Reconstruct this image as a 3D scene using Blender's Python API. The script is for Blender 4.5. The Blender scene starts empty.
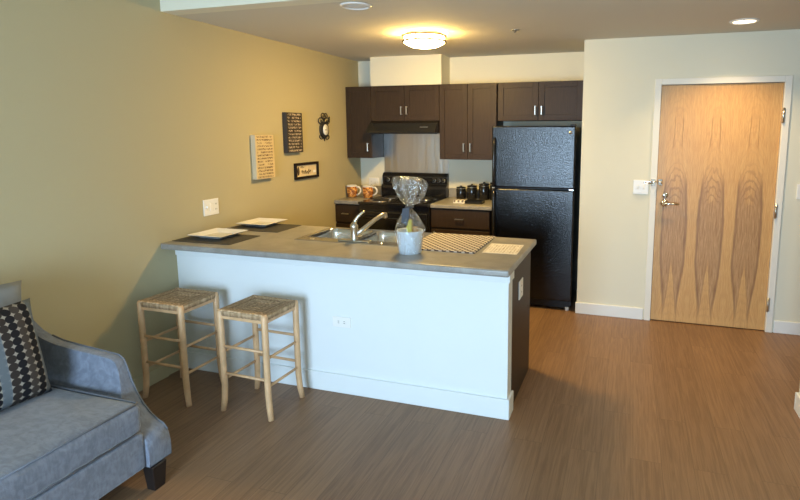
import bpy, bmesh, math, random
from mathutils import Vector, Matrix
random.seed(7)
sc = bpy.context.scene
col = sc.collection
PI = math.pi

# ------------------------------------------------------------------ materials
MATS = {}
def node(nt, t, **kw):
    n = nt.nodes.new(t)
    for k, v in kw.items(): setattr(n, k, v)
    return n
def mat(name, c, rough=.5, metal=0., bump=0., bscale=80., var=0., vscale=6., spec=.5, emit=None, estr=0., coat=0.):
    m = bpy.data.materials.new(name); m.use_nodes = True
    nt = m.node_tree; b = nt.nodes['Principled BSDF']
    b.inputs['Base Color'].default_value = (*c, 1); b.inputs['Roughness'].default_value = rough
    b.inputs['Metallic'].default_value = metal; b.inputs['Specular IOR Level'].default_value = spec
    b.inputs['Coat Weight'].default_value = coat
    tc = node(nt, 'ShaderNodeTexCoord')
    if emit:
        b.inputs['Emission Color'].default_value = (*emit, 1); b.inputs['Emission Strength'].default_value = estr
    if bump:
        n = node(nt, 'ShaderNodeTexNoise'); n.inputs['Scale'].default_value = bscale; n.inputs['Detail'].default_value = 3
        nt.links.new(tc.outputs['Object'], n.inputs['Vector'])
        bp = node(nt, 'ShaderNodeBump'); bp.inputs['Strength'].default_value = bump; bp.inputs['Distance'].default_value = .01
        nt.links.new(n.outputs['Fac'], bp.inputs['Height']); nt.links.new(bp.outputs['Normal'], b.inputs['Normal'])
    if var:
        n = node(nt, 'ShaderNodeTexNoise'); n.inputs['Scale'].default_value = vscale; n.inputs['Detail'].default_value = 5
        nt.links.new(tc.outputs['Object'], n.inputs['Vector'])
        r = node(nt, 'ShaderNodeValToRGB')
        r.color_ramp.elements[0].position = .3; r.color_ramp.elements[1].position = .7
        r.color_ramp.elements[0].color = (*[max(0, x*(1-var)) for x in c], 1)
        r.color_ramp.elements[1].color = (*[min(1, x*(1+var)) for x in c], 1)
        nt.links.new(n.outputs['Fac'], r.inputs['Fac']); nt.links.new(r.outputs['Color'], b.inputs['Base Color'])
    MATS[name] = m
    return m

class NB:
    """small helper for math node graphs"""
    def __init__(s, m): s.nt = m.node_tree; s.b = s.nt.nodes['Principled BSDF']
    def put(s, sock, v):
        if isinstance(v, (int, float)): sock.default_value = v
        elif isinstance(v, tuple): sock.default_value = v
        else: s.nt.links.new(v, sock)
    def m(s, op, a, b=0., c=0.):
        n = node(s.nt, 'ShaderNodeMath', operation=op)
        s.put(n.inputs[0], a); s.put(n.inputs[1], b); s.put(n.inputs[2], c)
        return n.outputs[0]
    def step(s, v, lo, hi):       # smoothstep 0..1 from lo to hi
        n = node(s.nt, 'ShaderNodeMapRange', interpolation_type='SMOOTHSTEP')
        s.put(n.inputs['Value'], v); s.put(n.inputs['From Min'], lo); s.put(n.inputs['From Max'], hi)
        return n.outputs[0]
    def mix(s, f, a, b, mode='MIX'):
        n = node(s.nt, 'ShaderNodeMix', data_type='RGBA', blend_type=mode)
        s.put(n.inputs[0], f)
        s.put(n.inputs[6], (*a, 1) if isinstance(a, tuple) and len(a) == 3 else a)
        s.put(n.inputs[7], (*b, 1) if isinstance(b, tuple) and len(b) == 3 else b)
        return n.outputs[2]
    def coords(s, kind='Object'):
        t = node(s.nt, 'ShaderNodeTexCoord'); x = node(s.nt, 'ShaderNodeSeparateXYZ')
        s.nt.links.new(t.outputs[kind], x.inputs[0]); return t.outputs[kind], x.outputs[0], x.outputs[1], x.outputs[2]
    def comb(s, x, y, z):
        n = node(s.nt, 'ShaderNodeCombineXYZ'); s.put(n.inputs[0], x); s.put(n.inputs[1], y); s.put(n.inputs[2], z); return n.outputs[0]
    def noise(s, v, scale, detail=3., dist=0.):
        n = node(s.nt, 'ShaderNodeTexNoise'); s.put(n.inputs['Vector'], v); n.inputs['Scale'].default_value = scale
        n.inputs['Detail'].default_value = detail; n.inputs['Distortion'].default_value = dist; return n.outputs['Fac']
    def bump(s, h, st=.3, d=.01):
        n = node(s.nt, 'ShaderNodeBump'); n.inputs['Strength'].default_value = st; n.inputs['Distance'].default_value = d
        s.put(n.inputs['Height'], h); s.nt.links.new(n.outputs['Normal'], s.b.inputs['Normal'])
    def col(s, c): s.nt.links.new(c, s.b.inputs['Base Color'])

WALLY = mat('yellow_wall_paint', (.445, .395, .248), .75, bump=.06, bscale=160, spec=.25)
CREAM = mat('cream_wall_paint', (.75, .715, .57), .75, bump=.06, bscale=160, spec=.25)
CEIL = mat('ceiling_paint', (.65, .61, .51), .9, bump=.12, bscale=220, spec=.1)
PONY = mat('peninsula_wall_paint', (.75, .79, .80), .7, bump=.04, bscale=160, spec=.3)
TRIM = mat('white_trim_paint', (.78, .79, .77), .45, spec=.4)
CASING = mat('door_casing_paint', (.80, .77, .68), .5)
PLASTIC = mat('white_plastic', (.85, .84, .80), .35)
DARKP = mat('outlet_slots', (.08, .08, .08), .5)
BRONZE = mat('dark_bronze', (.16, .12, .08), .45, .6)
NICKEL = mat('brushed_nickel', (.62, .60, .55), .28, 1.)
CHROME = mat('polished_chrome', (.75, .75, .76), .12, 1.)
STEEL = mat('sink_steel', (.62, .62, .61), .22, 1.)
BLACKG = mat('black_gloss', (.012, .012, .013), .16, spec=.6)
BLACKM = mat('black_matte', (.012, .012, .014), .5)
CERAM = mat('white_ceramic', (.80, .79, .75), .15, coat=.3)
MATB = mat('placemat_fabric', (.055, .05, .04), .8, bump=.3, bscale=300)
LEGW = mat('sofa_leg_wood', (.015, .011, .010), .35)
KICK = mat('toe_kick', (.02, .015, .012), .6)
OUTW = mat('outside_render', (.6, .6, .6), .8)

def wood_dark():
    m = mat('espresso_cabinet', (.035, .018, .011), .48, spec=.25); n = NB(m)
    v, x, y, z = n.coords(); w = n.comb(n.m('MULTIPLY', x, 14), n.m('MULTIPLY', y, 14), n.m('MULTIPLY', z, 1.3))
    f = n.noise(w, 5, 5, .6)
    n.col(n.mix(f, (.021, .0125, .007), (.052, .032, .019)))
    return m
ESP = wood_dark()

def floor_mat():
    m = mat('vinyl_plank', (.3, .17, .09), .42, spec=.4); n = NB(m); nt = m.node_tree
    v, x, y, z = n.coords()
    w = n.comb(y, x, z)
    br = node(nt, 'ShaderNodeTexBrick'); br.offset = .37; br.inputs['Scale'].default_value = 1
    br.inputs['Brick Width'].default_value = 1.22; br.inputs['Row Height'].default_value = .152
    br.inputs['Mortar Size'].default_value = .0012; br.inputs['Mortar Smooth'].default_value = .3
    br.inputs['Color1'].default_value = (0, 0, 0, 1); br.inputs['Color2'].default_value = (1, 1, 1, 1); br.inputs['Mortar'].default_value = (.5, .5, .5, 1)
    n.put(br.inputs['Vector'], w)
    sh = n.m('MULTIPLY', br.outputs['Color'], 7.)
    g = n.noise(n.comb(n.m('MULTIPLY', x, 24), n.m('ADD', n.m('MULTIPLY', y, 1.0), sh), sh), 2.6, 6, .9)
    g2 = n.noise(n.comb(n.m('MULTIPLY', x, 75), n.m('MULTIPLY', y, 2.0), sh), 3, 3, .3)
    c = n.mix(n.step(g, .34, .66), (.170, .095, .050), (.255, .149, .081))
    c = n.mix(n.m('MULTIPLY', n.step(g2, .48, .68), .30), c, (.36, .225, .12))
    c = n.mix(.30, c, n.mix(br.outputs['Color'], (.165, .092, .052), (.30, .178, .100)))
    c = n.mix(n.m('MULTIPLY', br.outputs['Fac'], .6), c, (.08, .045, .028))
    n.col(c); n.bump(n.m('ADD', g, n.m('MULTIPLY', g2, .5)), .12, .002)
    return m
FLOOR = floor_mat()

def door_mat():
    m = mat('door_veneer', (.6, .36, .18), .38, coat=.15); n = NB(m)
    v, x, y, z = n.coords()              # x 0..0.909 from the latch edge, z 0..2.04
    wob = n.m('MULTIPLY', n.m('SUBTRACT', n.noise(n.comb(n.m('MULTIPLY', x, 5), z, 0.), 3, 3), .5), .03)
    # three mirrored flames
    p = n.m('DIVIDE', n.m('SUBTRACT', n.m('ADD', x, wob), .012), .285)
    c = n.m('MULTIPLY', n.m('ABSOLUTE', n.m('SUBTRACT', n.m('FRACT', p), .5)), .285)  # distance from a flame's axis
    # half width of the dark figure along the height
    up = n.step(z, 1.34, 1.0); lo = n.step(z, .02, .62)
    hw = n.m('MULTIPLY', n.m('ADD', .058, n.m('MULTIPLY', lo, .046)), 1.)
    hw = n.m('MULTIPLY', hw, n.m('ADD', .82, n.m('MULTIPLY', up, .18)))
    inside = n.m('SUBTRACT', 1., n.step(c, n.m('SUBTRACT', hw, .012), n.m('ADD', hw, .006)))
    edge = n.m('SUBTRACT', 1., n.step(n.m('ABSOLUTE', n.m('SUBTRACT', c, n.m('SUBTRACT', hw, .010))), .002, .014))
    vee = n.m('MULTIPLY', n.m('SUBTRACT', .56, z), .098)          # light wedge opening downwards
    wedge = n.m('SUBTRACT', 1., n.step(c, n.m('SUBTRACT', vee, .006), n.m('ADD', vee, .006)))
    top = n.m('MULTIPLY', n.step(z, 1.0, 1.12), n.m('SUBTRACT', 1., n.step(c, .020, .045)))
    body = n.m('MULTIPLY', n.step(z, 1.36, 1.12), inside)
    body = n.m('MULTIPLY', body, n.m('SUBTRACT', 1., wedge))
    body = n.m('MULTIPLY', body, n.m('SUBTRACT', 1., n.m('MULTIPLY', top, .6)))
    body = n.m('MULTIPLY', body, n.m('ADD', .35, n.m('MULTIPLY', n.step(z, -.05, .3), .65)))
    # cathedral rings and straight grain
    arch = n.m('ADD', n.m('MULTIPLY', n.m('POWER', n.m('MULTIPLY', c, 9.), 2.), .30), z)
    ring = n.m('SINE', n.m('ADD', n.m('MULTIPLY', arch, 85.), n.m('MULTIPLY', n.noise(n.comb(n.m('MULTIPLY', x, 8), n.m('MULTIPLY', z, 3), 0.), 3, 4), 14.)))
    ring = n.step(ring, .1, 1.)
    g = n.noise(n.comb(n.m('MULTIPLY', c, 60), n.m('MULTIPLY', z, 2.5), 0.), 3, 6, .8)
    gr = n.noise(n.comb(n.m('MULTIPLY', x, 120), n.m('MULTIPLY', z, 6), 0.), 3, 3, .2)
    base = n.mix(n.step(g, .3, .7), (.56, .30, .11), (.68, .405, .155))
    base = n.mix(n.m('MULTIPLY', n.step(gr, .45, .75), .18), base, (.50, .28, .13))
    dark = n.mix(n.step(g, .3, .75), (.23, .115, .055), (.50, .30, .16))
    cc = n.mix(n.m('MULTIPLY', body, .62), base, dark)
    cc = n.mix(n.m('MULTIPLY', n.m('MULTIPLY', edge, n.step(z, 1.34, 1.15)), n.m('MULTIPLY', n.step(z, .02, .2), .55)), cc, (.20, .095, .045))
    rm = n.m('MULTIPLY', n.m('MULTIPLY', ring, n.step(z, 1.0, 1.1)), n.m('MULTIPLY', n.step(z, 1.42, 1.24), n.m('SUBTRACT', 1., n.step(c, .05, .08))))
    cc = n.mix(n.m('MULTIPLY', rm, .50), cc, (.30, .15, .07))
    cc = n.mix(n.m('MULTIPLY', ring, .13), cc, (.35, .19, .09))
    # short thin mineral streaks high up
    st = n.m('SUBTRACT', 1., n.step(n.m('ABSOLUTE', n.m('SUBTRACT', c, n.m('ADD', .030, n.m('MULTIPLY', n.m('SUBTRACT', 1.8, z), .020)))), .001, .005))
    st = n.m('MULTIPLY', st, n.m('MULTIPLY', n.step(z, 1.48, 1.56), n.step(z, 1.82, 1.72)))
    cc = n.mix(n.m('MULTIPLY', st, .7), cc, (.30, .14, .05))
    n.col(cc)
    return m
DOORM = door_mat()

def laminate():
    m = mat('grey_laminate', (.25, .23, .19), .33, spec=.5); n = NB(m)
    v, x, y, z = n.coords()
    a = n.noise(v, 9, 6, .4); b = n.noise(v, 120, 3)
    c = n.mix(n.step(a, .3, .7), (.235, .222, .200), (.315, .300, .275))
    c = n.mix(n.m('MULTIPLY', n.step(b, .55, .7), .4), c, (.42, .41, .38))
    n.col(c); return m
LAM = laminate()

def fridge_mat():
    m = mat('textured_black_enamel', (.003, .0038, .006), .20, spec=.55); n = NB(m)
    v, x, y, z = n.coords()
    n.bump(n.noise(v, 82, 3, .4), .55, .004)
    return m
FRID = fridge_mat()

def brushed():
    m = mat('brushed_steel_panel', (.56, .54, .51), .30, 1.); n = NB(m)
    v, x, y, z = n.coords()
    n.bump(n.noise(n.comb(n.m('MULTIPLY', x, 3), 0., n.m('MULTIPLY', z, .4)), 4, 2), .30, .012)
    n.put(n.b.inputs['Roughness'], n.m('ADD', .24, n.m('MULTIPLY', n.noise(n.comb(n.m('MULTIPLY', x, 30), 0., z), 8, 3), .12)))
    return m
BRUSH = brushed()

def sofa_mat():
    m = mat('slate_velvet', (.20, .23, .28), .85, spec=.2); n = NB(m)
    v, x, y, z = n.coords()
    a = n.noise(v, 26, 6, .8); b = n.noise(n.comb(n.m('MULTIPLY', x, 3), n.m('MULTIPLY', y, 14), n.m('MULTIPLY', z, 3)), 9, 4)
    n.col(n.mix(n.step(n.m('ADD', n.m('MULTIPLY', a, .65), n.m('MULTIPLY', b, .35)), .35, .65), (.145, .163, .208), (.205, .230, .288)))
    n.b.inputs['Sheen Weight'].default_value = .5; n.b.inputs['Sheen Roughness'].default_value = .4
    n.bump(n.m('ADD', n.m('MULTIPLY', a, .6), n.noise(v, 300, 2)), .35, .004)
    return m
SOFA = sofa_mat()
PIPE = mat('sofa_piping', (.13, .14, .165), .8)
GREYP = mat('light_grey_cushion_fabric', (.22, .24, .26), .85, bump=.3, bscale=200, var=.12, vscale=9)

def dots():
    m = mat('dotted_pillow_fabric', (.3, .3, .3), .8, spec=.2); n = NB(m)
    v, x, y, z = n.coords('UV')
    N = 13.
    u = n.m('MULTIPLY', x, N); w = n.m('MULTIPLY', y, N*1.02)
    ci = n.m('FLOOR', u); fx = n.m('SUBTRACT', n.m('FRACT', u), .5); fy = n.m('SUBTRACT', n.m('FRACT', w), .5)
    r = n.m('SQRT', n.m('ADD', n.m('MULTIPLY', fx, fx), n.m('MULTIPLY', fy, fy)))
    k = n.m('MODULO', n.m('ADD', ci, .5), 5.)
    dot = n.m('SUBTRACT', 1., n.step(r, .50, .55))
    taupe, black, blue, brown = (.060, .050, .045), (.012, .012, .016), (.13, .155, .18), (.035, .028, .026)
    c = n.mix(n.m('GREATER_THAN', k, 1.), taupe, black)
    c = n.mix(n.m('GREATER_THAN', k, 2.), c, blue)
    c = n.mix(n.m('GREATER_THAN', k, 3.), c, brown)
    c = n.mix(n.m('GREATER_THAN', k, 4.), c, black)
    gap = n.mix(n.m('MULTIPLY', n.m('GREATER_THAN', k, 2.), n.m('LESS_THAN', k, 3.)), (.34, .31, .27), (.17, .195, .22))
    n.col(n.mix(dot, gap, c)); n.bump(n.noise(v, 200, 2), .2, .003)
    return m
DOTS = dots()

def rush():
    m = mat('woven_rush', (.45, .30, .15), .8, spec=.2); n = NB(m)
    v, x, y, z = n.coords()
    ax = n.m('ABSOLUTE', x); ay = n.m('ABSOLUTE', y)
    tri = n.m('GREATER_THAN', n.m('MULTIPLY', ax, .92), ay)
    s = n.m('ADD', n.m('MULTIPLY', tri, ax), n.m('MULTIPLY', n.m('SUBTRACT', 1., tri), ay))
    t = n.m('ADD', n.m('MULTIPLY', tri, y), n.m('MULTIPLY', n.m('SUBTRACT', 1., tri), x))
    wv = n.m('ADD', .5, n.m('MULTIPLY', n.m('SINE', n.m('MULTIPLY', s, 560.)), .5))
    tw = n.noise(n.comb(n.m('MULTIPLY', s, 110), n.m('MULTIPLY', t, 40), 0.), 1.3, 3)
    c = n.mix(n.step(tw, .35, .65), (.42, .27, .14), (.82, .60, .38))
    c = n.mix(n.m('MULTIPLY', tri, .30), c, (.34, .24, .14))  # painted shading: left and right triangles darker, as the turned cords would shade
    c = n.mix(n.m('MULTIPLY', n.m('SUBTRACT', 1., wv), .55), c, (.20, .12, .06))
    n.col(c); n.bump(wv, .7, .006)
    return m
RUSH = rush()
BEECH = mat('pale_beech', (.63, .40, .215), .45, var=.14, vscale=14)

def lattice():
    m = mat('woven_drying_mat', (.5, .45, .4), .8); n = NB(m)
    v, x, y, z = n.coords()
    a = n.m('FRACT', n.m('MULTIPLY', n.m('ADD', x, y), 20.)); b = n.m('FRACT', n.m('MULTIPLY', n.m('SUBTRACT', x, y), 20.))
    f = n.m('MINIMUM', n.m('GREATER_THAN', a, .34), n.m('GREATER_THAN', b, .34))
    c = n.mix(f, (.065, .047, .052), (.64, .60, .56))
    n.col(c); n.bump(f, .4, .004); return m
LATT = lattice()

def script_mat(name, paper, ink, rows, seed, dens=.5):
    """rows of unreadable handwriting: strokes broken up inside each line (UV 0..1)"""
    m = mat(name, paper, .7); n = NB(m)
    v, x, y, z = n.coords('UV')
    r = n.m('MULTIPLY', y, rows); ri = n.m('FLOOR', r); fr = n.m('FRACT', r)
    band = n.m('MULTIPLY', n.step(fr, .15, .3), n.step(fr, .9, .72))
    st = n.noise(n.comb(n.m('MULTIPLY', x, 16.), n.m('ADD', n.m('MULTIPLY', r, 1.3), seed), n.m('MULTIPLY', ri, 3.7)), 2.2, 4, 1.)
    blk = n.noise(n.comb(n.m('MULTIPLY', x, 2.5), n.m('MULTIPLY', ri, 5.1), seed), 1.5, 1)
    mar = n.m('MULTIPLY', n.step(x, .05, .09), n.step(x, .95, .88))
    f = n.m('MULTIPLY', n.m('MULTIPLY', n.step(st, dens, dens+.07), band), n.m('MULTIPLY', mar, n.step(blk, .3, .42)))
    n.col(n.mix(f, n.mix(n.noise(v, 6, 4), tuple(q*.86 for q in paper), tuple(min(1, q*1.1) for q in paper)), ink))
    return m
ART1 = script_mat('cream_script_canvas', (.60, .47, .26), (.10, .055, .025), 14., 2.3, .455)
ART2 = script_mat('black_script_canvas', (.020, .014, .011), (.60, .50, .38), 12., 7.1, .485)
PAPER = script_mat('printed_sheet', (.74, .71, .66), (.30, .20, .15), 11., 4.4, .50)
EDGE1 = mat('cream_canvas_edge', (.60, .50, .33), .9, spec=.1)
EDGE2 = mat('black_canvas_edge', (.03, .026, .024), .6)
FRAMEB = mat('black_frame', (.014, .009, .006), .6, spec=.2)
CARDC = mat('sign_card', (.66, .55, .36), .6, var=.12, vscale=20)
INK = mat('dark_ink', (.05, .03, .02), .6)
def mugmat():
    m = mat('copper_glazed_mug', (.5, .2, .06), .18, coat=.4); n = NB(m)
    v, x, y, z = n.coords()
    f = n.noise(v, 28, 3, 1.5)
    n.col(n.mix(n.step(f, .4, .62), (.21, .06, .015), (.72, .33, .08))); return m
MUGM = mugmat()
YEL = mat('yellow_packet', (.55, .48, .06), .35)
RIB = mat('slate_ribbon', (.045, .055, .075), .5)
BUCK = mat('white_enamel_bucket', (.68, .76, .82), .4)
GLOW = mat('lit_glass_dome', (1, .9, .7), .4, emit=(1., .65, .20), estr=195.)
CANG = mat('downlight_lens', (.9, .9, .9), .4, emit=(1., .80, .50), estr=12.)
CANO = mat('downlight_lens_off', (.75, .78, .80), .4)

def cello():
    m = bpy.data.materials.new('cellophane'); m.use_nodes = True; nt = m.node_tree; nt.nodes.clear()
    out = node(nt, 'ShaderNodeOutputMaterial'); tr = node(nt, 'ShaderNodeBsdfTransparent'); gl = node(nt, 'ShaderNodeBsdfGlossy')
    tr.inputs[0].default_value = (.95, .96, .97, 1); gl.inputs['Roughness'].default_value = .10; gl.inputs[0].default_value = (1, 1, 1, 1)
    tc = node(nt, 'ShaderNodeTexCoord'); nz = node(nt, 'ShaderNodeTexNoise'); nz.inputs['Scale'].default_value = 14; nz.inputs['Detail'].default_value = 3; nz.inputs['Distortion'].default_value = 1.5
    mp = node(nt, 'ShaderNodeMapping'); mp.inputs['Scale'].default_value = (2.4, 2.4, .4)
    nt.links.new(tc.outputs['Object'], mp.inputs[0]); nt.links.new(mp.outputs[0], nz.inputs['Vector'])
    def mth(op, a, b_=0.):
        q = node(nt, 'ShaderNodeMath', operation=op)
        for k_, v_ in enumerate((a, b_)):
            if isinstance(v_, (int, float)): q.inputs[k_].default_value = v_
            else: nt.links.new(v_, q.inputs[k_])
        return q.outputs[0]
    ridge = mth('SUBTRACT', 1., mth('MINIMUM', mth('MULTIPLY', mth('ABSOLUTE', mth('SUBTRACT', nz.outputs['Fac'], .5)), 16.), 1.))
    bp = node(nt, 'ShaderNodeBump'); bp.inputs['Strength'].default_value = 1.; bp.inputs['Distance'].default_value = .02
    nt.links.new(mth('ADD', nz.outputs['Fac'], mth('MULTIPLY', ridge, .25)), bp.inputs['Height']); nt.links.new(bp.outputs[0], gl.inputs['Normal'])
    lw = node(nt, 'ShaderNodeLayerWeight'); lw.inputs['Blend'].default_value = .25
    fac = mth('ADD', mth('ADD', .03, mth('MULTIPLY', lw.outputs['Facing'], .22)), mth('MULTIPLY', ridge, .38))
    mx = node(nt, 'ShaderNodeMixShader'); nt.links.new(fac, mx.inputs[0]); nt.links.new(tr.outputs[0], mx.inputs[1]); nt.links.new(gl.outputs[0], mx.inputs[2])
    nt.links.new(mx.outputs[0], out.inputs[0]); return m
CELLO = cello()

# ------------------------------------------------------------------ mesh builder
class MB:
    def __init__(s): s.bm = bmesh.new(); s.uv = None
    def _merge(s, b2, smooth=False):
        me = bpy.data.meshes.new('tmp')
        for f in b2.faces: f.smooth = smooth
        b2.to_mesh(me); b2.free(); s.bm.from_mesh(me); bpy.data.meshes.remove(me); return s
    def box(s, x0, x1, y0, y1, z0, z1, bev=0., seg=2, M=None):
        b = bmesh.new(); bmesh.ops.create_cube(b, size=1)
        for v in b.verts: v.co = Vector(((x0+x1)/2+v.co.x*(x1-x0), (y0+y1)/2+v.co.y*(y1-y0), (z0+z1)/2+v.co.z*(z1-z0)))
        if bev: bmesh.ops.bevel(b, geom=b.edges[:], offset=bev, segments=seg, profile=.5, affect='EDGES')
        if M: b.transform(M)
        return s._merge(b)
    def prism(s, pts, ax, a, b_, bev=0., seg=2, smooth=False):
        """polygon pts in the plane across axis ax, extruded from a to b_"""
        b = bmesh.new()
        def P(p, t): return Vector({0: (t, p[0], p[1]), 1: (p[0], t, p[1]), 2: (p[0], p[1], t)}[ax])
        A = [b.verts.new(P(p, a)) for p in pts]; B = [b.verts.new(P(p, b_)) for p in pts]
        b.faces.new(A); b.faces.new(B[::-1]); n = len(pts)
        for i in range(n): b.faces.new((A[i], B[i], B[(i+1) % n], A[(i+1) % n]))
        bmesh.ops.recalc_face_normals(b, faces=b.faces[:])
        if bev: bmesh.ops.bevel(b, geom=[e for e in b.edges], offset=bev, segments=seg, profile=.5, affect='EDGES', clamp_overlap=True)
        return s._merge(b, smooth)
    def lathe(s, prof, c=(0, 0, 0), seg=32, rfun=None, M=None):
        b = bmesh.new(); rings = []
        for r, z in prof:
            if r < 1e-6: rings.append([b.verts.new((c[0], c[1], c[2]+z))])
            else:
                ring = []
                for i in range(seg):
                    t = 2*PI*i/seg; rr = r*(rfun(t, z) if rfun else 1)
                    ring.append(b.verts.new((c[0]+rr*math.cos(t), c[1]+rr*math.sin(t), c[2]+z)))
                rings.append(ring)
        for p, q in zip(rings, rings[1:]):
            for i in range(seg):
                j = (i+1) % seg
                if len(p) == 1 and len(q) == 1: continue
                if len(p) == 1: b.faces.new((p[0], q[i], q[j]))
                elif len(q) == 1: b.faces.new((p[i], q[0], p[j]))
                else: b.faces.new((p[i], p[j], q[j], q[i]))
        bmesh.ops.recalc_face_normals(b, faces=b.faces[:])
        if M: b.transform(M)
        return s._merge(b, True)
    def tube(s, pts, r, seg=12, cap=True):
        pts = [Vector(p) for p in pts]; n = len(pts)
        R = r if isinstance(r, (list, tuple)) else [r]*n
        b = bmesh.new(); rings = []; up = None
        for i, p in enumerate(pts):
            d = (pts[min(i+1, n-1)]-pts[max(i-1, 0)]).normalized()
            if up is None: up = Vector((0, 0, 1)) if abs(d.z) < .9 else Vector((1, 0, 0))
            sx = d.cross(up).normalized(); up = sx.cross(d).normalized()
            rings.append([b.verts.new(p+R[i]*(math.cos(2*PI*k/seg)*sx+math.sin(2*PI*k/seg)*up)) for k in range(seg)])
        for p, q in zip(rings, rings[1:]):
            for k in range(seg): b.faces.new((p[k], p[(k+1) % seg], q[(k+1) % seg], q[k]))
        if cap: b.faces.new(rings[0]); b.faces.new(rings[-1])
        bmesh.ops.recalc_face_normals(b, faces=b.faces[:])
        return s._merge(b, True)
    def pillow(s, w, h, t, n=18, pinch=.06):
        """puffed square in the XZ plane, thickness along Y, with a UV map"""
        b = bmesh.new(); uvl = b.loops.layers.uv.new('UVMap')
        for side in (-1, 1):
            g = {}
            for i in range(n+1):
                for j in range(n+1):
                    u, v = 2*i/n-1, 2*j/n-1
                    k = 1-pinch*(1-abs(u)**2)*(abs(v)**3); l = 1-pinch*(1-abs(v)**2)*(abs(u)**3)
                    th = t/2*((1-u**4)*(1-v**4))**.55
                    th *= 1+.05*math.sin(3*u+2*v)
                    g[i, j] = b.verts.new((u*w/2*l, side*th, v*h/2*k))
            for i in range(n):
                for j in range(n):
                    q = [(i, j), (i+1, j), (i+1, j+1), (i, j+1)]
                    f = b.faces.new([g[k] for k in (q if side < 0 else q[::-1])]); 
                    for lo, k in zip(f.loops, (q if side < 0 else q[::-1])): lo[uvl].uv = (k[0]/n, k[1]/n)
        bmesh.ops.remove_doubles(b, verts=b.verts[:], dist=1e-5)
        me = bpy.data.meshes.new('tmp')
        for f in b.faces: f.smooth = True
        b.to_mesh(me); b.free(); s.bm.from_mesh(me); bpy.data.meshes.remove(me); return s
    def quad(s, vs):
        """one face with UV 0..1 in the order bl, br, tr, tl"""
        uvl = s.bm.loops.layers.uv.get('UVMap') or s.bm.loops.layers.uv.new('UVMap')
        f = s.bm.faces.new([s.bm.verts.new(v) for v in vs])
        for lo, uv in zip(f.loops, ((0, 0), (1, 0), (1, 1), (0, 1))): lo[uvl].uv = uv
        return s
    def build(s, name, m, parent=None, origin=None):
        """geometry is in world space when origin is given, otherwise already local"""
        o0 = Vector(origin) if origin is not None else Vector((0, 0, 0))
        if origin is not None: s.bm.transform(Matrix.Translation(-o0))
        me = bpy.data.meshes.new(name); s.bm.to_mesh(me); s.bm.free()
        me.materials.append(m)
        o = bpy.data.objects.new(name, me); col.objects.link(o)
        if parent is not None: o.parent = parent
        elif origin is not None: o.location = o0
        return o

def tag(o, label=None, cat=None, group=None, kind=None):
    if label: o['label'] = label
    if cat: o['category'] = cat
    if group: o['group'] = group
    if kind: o['kind'] = kind
    return o
def thing(name, loc, label, cat, group=None, rot=0.):
    o = bpy.data.objects.new(name, None); col.objects.link(o); o.location = loc; o.rotation_euler = (0, 0, rot); o.empty_display_size = .1
    return tag(o, label, cat, group)
def struct(name, mb, m): return tag(mb.build(name, m, origin=(0, 0, 0)), kind='structure')
def copy_tree(o, parent=None):
    c = o.copy(); col.objects.link(c)
    if parent: c.parent = parent
    for ch in list(o.children): copy_tree(ch, c)
    return c
T = Matrix.Translation
def R(a, ax): return Matrix.Rotation(a, 4, ax)

# ------------------------------------------------------------------ dimensions (from the camera match)
H = 2.447; H2 = 2.75; DW = -.711; YF = -7.9; XR = 3.99; XE = 5.6
SY = -2.69
# ------------------------------------------------------------------ setting
struct('floor', MB().box(-.1, XE, YF-.1, .1, -.08, 0), FLOOR)
struct('ceiling', MB().box(-.1, XE, SY+.12, .1, H, H2+.05), CEIL)
struct('trim_1', MB().box(0, XE, SY, SY+.12, H, H2), CREAM)          # face of the lowered kitchen ceiling
struct('ceiling.001', MB().box(-.1, XE, YF-.1, SY+.12, H2+.05, H2+.12), CEIL)
struct('wall_left', MB().box(-.1, 0, YF-.1, .1, 0, H2+.05), WALLY)
struct('wall_back', MB().box(0, 2.6, 0, .1, 0, H), CREAM)
struct('wall_duct', MB().box(.290, 1.095, -.277, 0, 2.146, H), CREAM)
DX0, DX1, DH = 3.205, 4.115, 2.05
w = MB().box(2.562, DX0-.01, DW, DW+.12, 0, H).box(DX1+.01, XE, DW, DW+.12, 0, H).box(DX0-.01, DX1+.01, DW, DW+.12, DH+.01, H)
w.box(2.562, 2.648, DW+.12, 0, 0, H).box(DX0-.05, DX1+.05, DW+.12, DW+.16, 0, DH+.05)
struct('wall_entry', w, CREAM)
struct('wall_right', MB().box(XR+.012, XR+.13, YF, -2.09, 0, H2+.04), CREAM)
struct('wall_hall', MB().box(XE-.1, XE, YF, DW, 0, H2+.04), CREAM)
# front wall (behind the camera) with the window
WX0, WX1, WZ0, WZ1 = .95, 2.95, .06, 2.10
struct('wall_front', MB().box(0, WX0, YF-.1, YF, 0, H2+.05).box(WX1, XE, YF-.1, YF, 0, H2+.05).box(WX0, WX1, YF-.1, YF, 0, WZ0).box(WX0, WX1, YF-.1, YF, WZ1, H2+.05), CREAM)
f = MB()
for a in (WX0, (WX0+WX1)/2-.025, WX1-.05): f.box(a, a+.05, YF-.09, YF-.03, WZ0, WZ1)
f.box(WX0, WX1, YF-.09, YF-.03, WZ0, WZ0+.05).box(WX0, WX1, YF-.09, YF-.03, WZ1-.05, WZ1)
struct('window_1', f, TRIM)
# baseboards
def bb(name, *boxes, m=TRIM):
    b = MB()
    for q in boxes: b.box(*q, bev=.003, seg=1)
    return struct(name, b, m)
bb('baseboard_left', (0, .014, YF, -2.86, 0, .10), m=WALLY)
bb('baseboard_entry', (2.552, DX0-.062, DW-.014, DW, 0, .105), (DX1+.062, XE-.1, DW-.014, DW, 0, .105))
bb('baseboard_right', (XR-.004, XR+.012, YF, -2.09, 0, .11), (XR-.004, XR+.13, -2.09, -2.076, 0, .11))
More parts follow.
